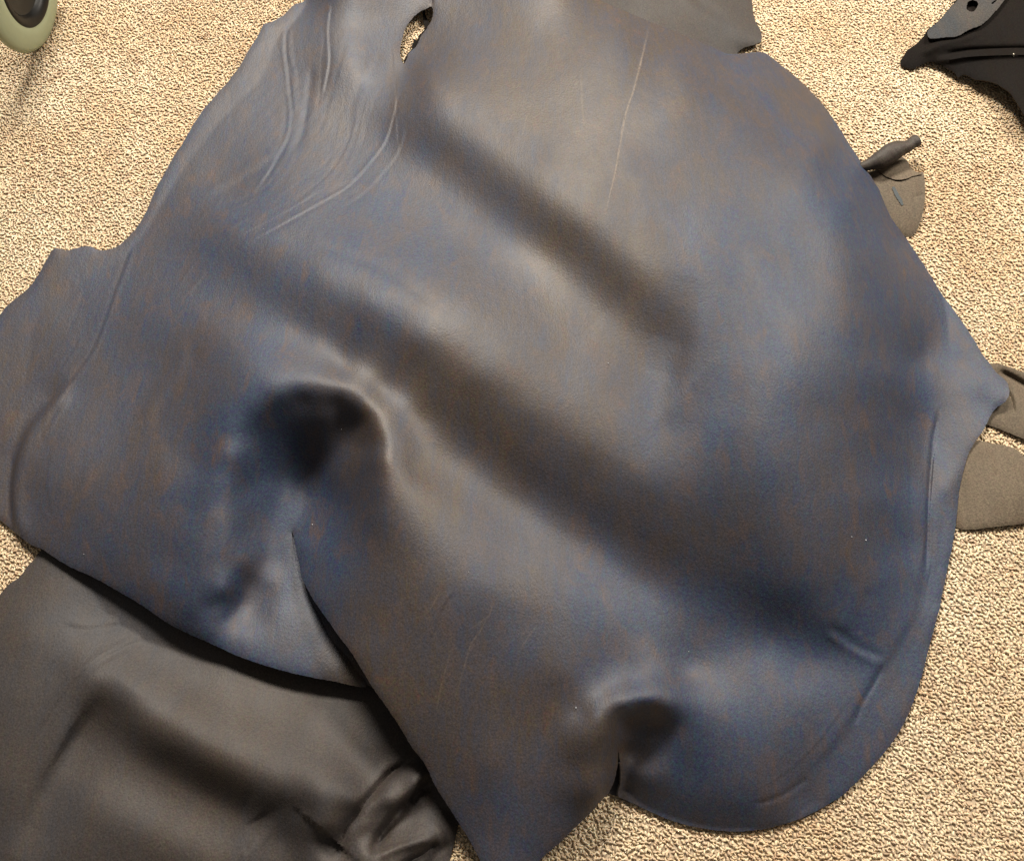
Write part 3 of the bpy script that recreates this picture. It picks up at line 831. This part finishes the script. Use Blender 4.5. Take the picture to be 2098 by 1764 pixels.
# two leather ends at the right border
o = piece("leather_flap", [(1985, 800), (2000, 755), (2035, 745), (2064, 751), (2098, 763), (2180, 790), (2260, 850), (2230, 930), (2160, 922), (2098, 900), (2077, 891), (2050, 880), (2024, 871), (1990, 860)],
          [(1985, 800, 4), (2035, 745, 8), (2064, 751, 11), (2098, 763, 13), (2180, 790, 14), (2260, 850, 8), (2230, 930, 6), (2098, 900, 9), (2050, 880, 7), (2024, 871, 6), (1990, 860, 4), (2085, 790, 6), (2060, 778, 5), (2120, 830, 10), (2060, 840, 8)],
          [M_flesh, M_edge2], [([(2056, 790), (2070, 812), (2076, 830), (2077, 850)], 'groove', -4, 4), ([(2040, 757), (2070, 772), (2110, 795), (2180, 830)], 'groove', -5, 6)], 4.5, None, .25)
tag(o, "short brown leather end beside the pointed tip of the hide, the upper one", "leather flap", "leather ends at the right-hand edge")
o = piece("leather_flap", [(1940, 930), (1975, 905), (2004, 903), (2033, 908), (2064, 914), (2086, 923), (2098, 935), (2150, 960), (2230, 990), (2260, 1040), (2200, 1070), (2098, 1073), (2042, 1079), (1993, 1085), (1965, 1083), (1935, 1060), (1925, 990)],
          [(1940, 930, 4), (2004, 903, 6), (2064, 914, 8), (2098, 935, 10), (2230, 990, 8), (2200, 1070, 7), (2098, 1073, 9), (1993, 1085, 8), (1958, 1083, 5), (1925, 990, 3), (2030, 1000, 12), (2080, 1010, 14)],
          [M_flesh, M_edge2], (), 4.5, None, .15)
tag(o, "wide olive brown leather end lying on carpet below the shorter one", "leather flap", "leather ends at the right-hand edge")

# black hide at the upper right with a turned-over pale edge
D_out = [(1990, -80), (1960, 0), (1945, 18), (1929, 37), (1914, 51), (1899, 64), (1892, 76), (1876, 91), (1861, 102), (1852, 114), (1844, 127), (1846, 135), (1856, 139), (1869, 142), (1880, 138), (1892, 132), (1903, 128), (1912, 128),
         (1929, 134), (1943, 143), (1956, 150), (1963, 160), (1968, 156), (1975, 153), (1985, 157), (1999, 164), (2013, 165), (2028, 168), (2042, 173), (2056, 181), (2068, 190), (2077, 202), (2090, 222), (2110, 250), (2200, 280), (2300, 200), (2300, -80)]
blk = piece("dark_hide", D_out,
            [(1990, -80, 10), (1960, 0, 12), (1929, 37, 14), (1899, 64, 15), (1861, 102, 12), (1844, 127, 8), (1869, 142, 8), (1912, 128, 12), (1943, 143, 13), (1975, 153, 15), (2028, 168, 24), (2056, 181, 28), (2077, 202, 30), (2098, 232, 30), (2200, 280, 24), (2300, 200, 24), (2300, -80, 20),
             (1920, 100, 20), (1990, 90, 24), (2050, 60, 26), (2100, 150, 28), (2000, 130, 20), (2100, 0, 24), (2050, 140, 26)],
            [M_black, M_edge2], [([(1912, 122), (1940, 117), (1985, 110), (2040, 107), (2098, 106), (2200, 110)], 'fold', 5, 6), ([(1880, 110), (1915, 88), (1960, 76), (2010, 60)], 'fold', 3, 8)], 5., None, .2)
tag(blk, "nearly black leather hide with a pale turned-over edge lying on bare carpet", "leather hide")
te = [(1985, -60), (1962, 0), (1946, 18), (1930, 37), (1914, 52), (1900, 65), (1903, 78), (1912, 80), (1935, 77), (1961, 75), (1985, 62), (2013, 50), (2040, 24), (2058, 0), (2100, -60)]
th_holes = [[(1984, 4), (1992, 1), (2001, 3), (2004, 9), (2001, 17), (1996, 24), (1987, 24), (1980, 18), (1981, 11)], [(2031, 8), (2036, 3), (2043, 0), (2040, 4), (2034, 9)]]
tt = Tps([(1985, -60, 16), (1962, 0, 17), (1930, 37, 19), (1900, 65, 19), (1912, 80, 25), (1961, 75, 29), (2013, 50, 31), (2058, 0, 31), (2100, -60, 29), (1960, 40, 29), (2000, 10, 30)])
Pe, Fe, Ve = sheet_geo(te, tt, 4., th_holes)
o = thick(mesh_obj("turned_edge", Pe, Fe, [M_ash, M_edge2], blk, {'dye': shepard([(1930, 50, .65), (1990, 50, .15), (2030, 10, .3)], Ve, 40), 'scar': np.zeros(len(Ve))}), .0012)
o['label'] = "pale ashen turned-over edge with two punched holes"
p = to_world([(2076, 113)], np.array([30 * MM]))[0]
M_chip = plain("chip", (.5, .45, .36), .8)
vs = p + np.array([(1, 0, 0), (0, 1.4, 0), (-1, 0, 0), (0, -1.4, 0), (0, 0, .8), (0, 0, -.8)]) * .0022
o = mesh_obj("crumb", vs, np.array([(0, 1, 4), (1, 2, 4), (2, 3, 4), (3, 0, 4), (1, 0, 5), (2, 1, 5), (3, 2, 5), (0, 3, 5)]), [M_chip])
tag(o, "tiny pale crumb lying on the nearly black leather hide", "crumb")

# ------------------------------------------------------------------ caster wheel
R, psi, wx, wy, wo, rh, lean = 0.0774, 1.4462, -0.5433, 0.8889, 0.0056, 0.0502, 0.0
wheel = bpy.data.objects.new("caster_wheel", None)
col.objects.link(wheel)
wheel.location = (wx, wy, R + .001)
wheel.rotation_euler = (0, 0, psi - math.pi / 2)
wheel.empty_display_size = .03
tag(wheel, "pale green caster wheel with a black hub standing on the carpet", "caster wheel")
bpy.context.view_layer.update()


def lathe(name, prof, mat, parent, seg=96):
    """profile (radius, offset along the axle); axle = local x, towards the camera side"""
    pr = np.array(prof, float)
    a = np.linspace(0, 2 * np.pi, seg, endpoint=False)
    n = len(pr)
    P = np.stack([np.repeat(pr[:, 1][None], seg, 0), np.cos(a)[:, None] * pr[:, 0], np.sin(a)[:, None] * pr[:, 0]], 2).reshape(-1, 3)
    F = []
    for j in range(seg):
        k = (j + 1) % seg
        for i in range(n - 1):
            F.append((j * n + i, k * n + i, k * n + i + 1, j * n + i + 1))
    me = bpy.data.meshes.new(name)
    me.from_pydata(P.tolist(), [], F)
    for p in me.polygons:
        p.use_smooth = True
    me.materials.append(mat)
    o = bpy.data.objects.new(name, me)
    col.objects.link(o)
    o.parent = parent
    return o


tread = [(rh, .0062), (rh + .002, .0068), (rh + .008, .0070), (R - .012, .0062), (R - .006, .0046), (R - .002, .0022), (R, -.001), (R - .001, -.005), (R - .005, -.009), (R - .012, -.012), (R - .02, -.013), (rh, -.013)]
M_tread = plain("pale_green_urethane", (.25, .28, .18), .45, .5, 60, .08, .0001, .25)
M_hub = plain("black_hub", (.004, .0038, .0036), .45, .22, 120, .4, .0003)
M_hubin = plain("grey_hub_dish", (.009, .009, .009), .38, .3, 40, .7, .0006)
lathe("tread", tread, M_tread, wheel)
rim = lathe("hub", [(rh + .0006, .005), (rh - .0005, .0068), (rh - .003, .0072), (rh - .008, .0055), (rh - .0115, .0025), (rh - .013, -.002), (rh - .02, -.004), (.018, -.005), (.016, -.001), (.014, .004), (.0001, .0045)], M_hub, wheel)
lathe("dish", [(rh - .0128, -.0012), (rh - .020, -.0034), (.0185, -.0042), (.0182, -.0048)], M_hubin, rim)
lathe("axle_cap", [(.0085, .0044), (.0085, .0085), (.007, .0098), (.0001, .010)], M_hub, rim, 32)

# ------------------------------------------------------------------ carpet
mc, t, b = nt("carpet_backing")
tc = N(t, 'ShaderNodeTexCoord').outputs['Object']
t.links.new(mixc(t, noise(t, tc, 300, 3).outputs[0], (.31, .24, .165, 1), (.43, .345, .245, 1)), b.inputs['Base Color'])
b.inputs['Roughness'].default_value = .95
b.inputs['Specular IOR Level'].default_value = .1
xs = np.array([(-4, -4, 0), (4, -4, 0), (4, 5, 0), (-4, 5, 0)], float)
floor = mesh_obj("carpet", xs, np.array([[0, 1, 2, 3]]), [mc], origin=np.zeros(3))
floor['kind'] = 'structure'

mp, t, b = nt("carpet_yarn")
tint = N(t, 'ShaderNodeAttribute', attribute_name='tint').outputs['Fac']
tc = N(t, 'ShaderNodeTexCoord').outputs['Object']
cr = N(t, 'ShaderNodeValToRGB')
el = cr.color_ramp.elements
el[0].position, el[0].color = 0.0, (.36, .27, .185, 1)
el[1].position, el[1].color = 1.0, (.66, .57, .42, 1)
for p_, c_ in ((.12, (.43, .33, .23, 1)), (.3, (.52, .41, .30, 1)), (.5, (.56, .46, .325, 1)), (.75, (.61, .515, .37, 1))):
    e = cr.color_ramp.elements.new(p_)
    e.color = c_
t.links.new(tint, cr.inputs[0])
soil = remap(t, noise(t, tc, 7, 5, .6).outputs[0], .38, .62, 0, 1)
c = mixc(t, soil, cr.outputs[0], (.86, .78, .70, 1), 'MULTIPLY')
sp2 = remap(t, noise(t, tc, 24, 4, .7).outputs[0], .60, .74, 0, .8)
c = mixc(t, sp2, c, (.62, .50, .42, 1), 'MULTIPLY')
t.links.new(c, b.inputs['Base Color'])
b.inputs['Subsurface Weight'].default_value = .6
b.inputs['Subsurface Radius'].default_value = (.0035, .0025, .0016)
b.inputs['Roughness'].default_value = .9
b.inputs['Specular IOR Level'].default_value = .15
bp = N(t, 'ShaderNodeBump')
bp.inputs['Strength'].default_value = .3
bp.inputs['Distance'].default_value = 1.
t.links.new(math_(t, 'MULTIPLY', noise(t, tc, 900, 2).outputs[0], .0006), bp.inputs['Height'])
t.links.new(bp.outputs[0], b.inputs['Normal'])

# loops of yarn: only where they can be seen past the leather, plus a border outside the picture
SP = .0031
gx, gy = np.meshgrid(np.arange(-1.05, 1.05, SP), np.arange(-.16, 1.38, SP * .9))
gx[::2] += SP / 2
g = np.stack([gx.ravel(), gy.ravel()], 1) + rng.normal(0, SP * .22, (gx.size, 2))
# back to measured coordinates
c_, s_ = math.cos(TILT), math.sin(TILT)
dy_, dz_ = g[:, 1], -HC
cy = c_ * dy_ + s_ * dz_
cz = -s_ * dy_ + c_ * dz_
q = np.stack([W / 2 + FPX * g[:, 0] / -cz, H_ / 2 - FPX * cy / -cz], 1)
keep = (q[:, 0] > -230) & (q[:, 0] < W + 230) & (q[:, 1] > -190) & (q[:, 1] < H_ + 170)
g, q = g[keep], q[keep]
hid = np.zeros(len(g), bool)
near = np.hypot(q[:, 0] - 855, q[:, 1] - 75) < 95
for ring, fn in ((A_out, hA), (B_out, tB)):
    r = np.array(ring, float)
    mi = inside(q, r)
    idx = np.where(mi)[0]
    dd = edge_dist(q[idx], r)
    hid[idx[((dd > 130) | ((dd > 9) & (fn(q[idx]) < 11))) & ~near[idx]]] = True
g = g[~hid]
n = len(g)
print("tufts", n)
RINGS, SEG = 3, 3
L = rng.uniform(.0032, .0062, n)
thk = rng.uniform(.0011, .0018, n)
swirl = (np.sin(g[:, 0] * 9 + 1.3 * np.sin(g[:, 1] * 7)) + np.sin(g[:, 1] * 13 + 2 * np.sin(g[:, 0] * 5 + 1))) * .28
flat = .78 + .22 * np.sin(g[:, 0] * 11 + 2 * np.sin(g[:, 1] * 8)) * np.sin(g[:, 1] * 15 + 1.5 * np.sin(g[:, 0] * 6))
yaw = rng.normal(math.radians(-62), .75, n) + swirl
lean_ = rng.uniform(-.35, .35, n)
hgt = rng.uniform(.0006, .0014, n) * flat
bend = rng.normal(0, .0009, n)
tv = np.linspace(-1, 1, RINGS)
prof = np.array([.72, 1., .72])
V = np.zeros((n, RINGS * SEG + 2, 3), np.float32)
cyaw, syaw = np.cos(yaw), np.sin(yaw)
for i, tt_ in enumerate(tv):
    ax = tt_ * L * .42
    zc = hgt * (1 - .75 * tt_ * tt_) + lean_ * ax
    off = bend * (1 - tt_ * tt_)
    for j in range(SEG):
        a = 2 * math.pi * (j + .5) / SEG
        lx, ly, lz = ax, off + math.cos(a) * thk * prof[i], zc + math.sin(a) * thk * prof[i] * .6
        V[:, i * SEG + j, 0] = g[:, 0] + lx * cyaw - ly * syaw
        V[:, i * SEG + j, 1] = g[:, 1] + lx * syaw + ly * cyaw
        V[:, i * SEG + j, 2] = lz + .0004
for e, tt_ in ((0, -1.25), (1, 1.25)):
    ax = tt_ * L * .42
    V[:, RINGS * SEG + e, 0] = g[:, 0] + ax * cyaw
    V[:, RINGS * SEG + e, 1] = g[:, 1] + ax * syaw
    V[:, RINGS * SEG + e, 2] = hgt * .1 + lean_ * ax
base = []
for i in range(RINGS - 1):
    for j in range(SEG):
        k = (j + 1) % SEG
        a, b_, c2, d2 = i * SEG + j, i * SEG + k, (i + 1) * SEG + k, (i + 1) * SEG + j
        base += [(a, b_, c2), (a, c2, d2)]
for j in range(SEG):
    k = (j + 1) % SEG
    base += [(RINGS * SEG, k, j), (RINGS * SEG + 1, (RINGS - 1) * SEG + j, (RINGS - 1) * SEG + k)]
base = np.array(base)[:, ::-1]
nv = RINGS * SEG + 2
Fp = (base[None] + (np.arange(n) * nv)[:, None, None]).reshape(-1, 3)
tint_ = np.clip(rng.beta(2.6, 1.7, n), 0, 1)
tint_[rng.random(n) < .06] *= .25
pile = mesh_obj("pile", V.reshape(-1, 3), Fp, [mp], floor, {'tint': np.repeat(tint_, nv)}, origin=np.zeros(3))
pile['kind'] = 'stuff'
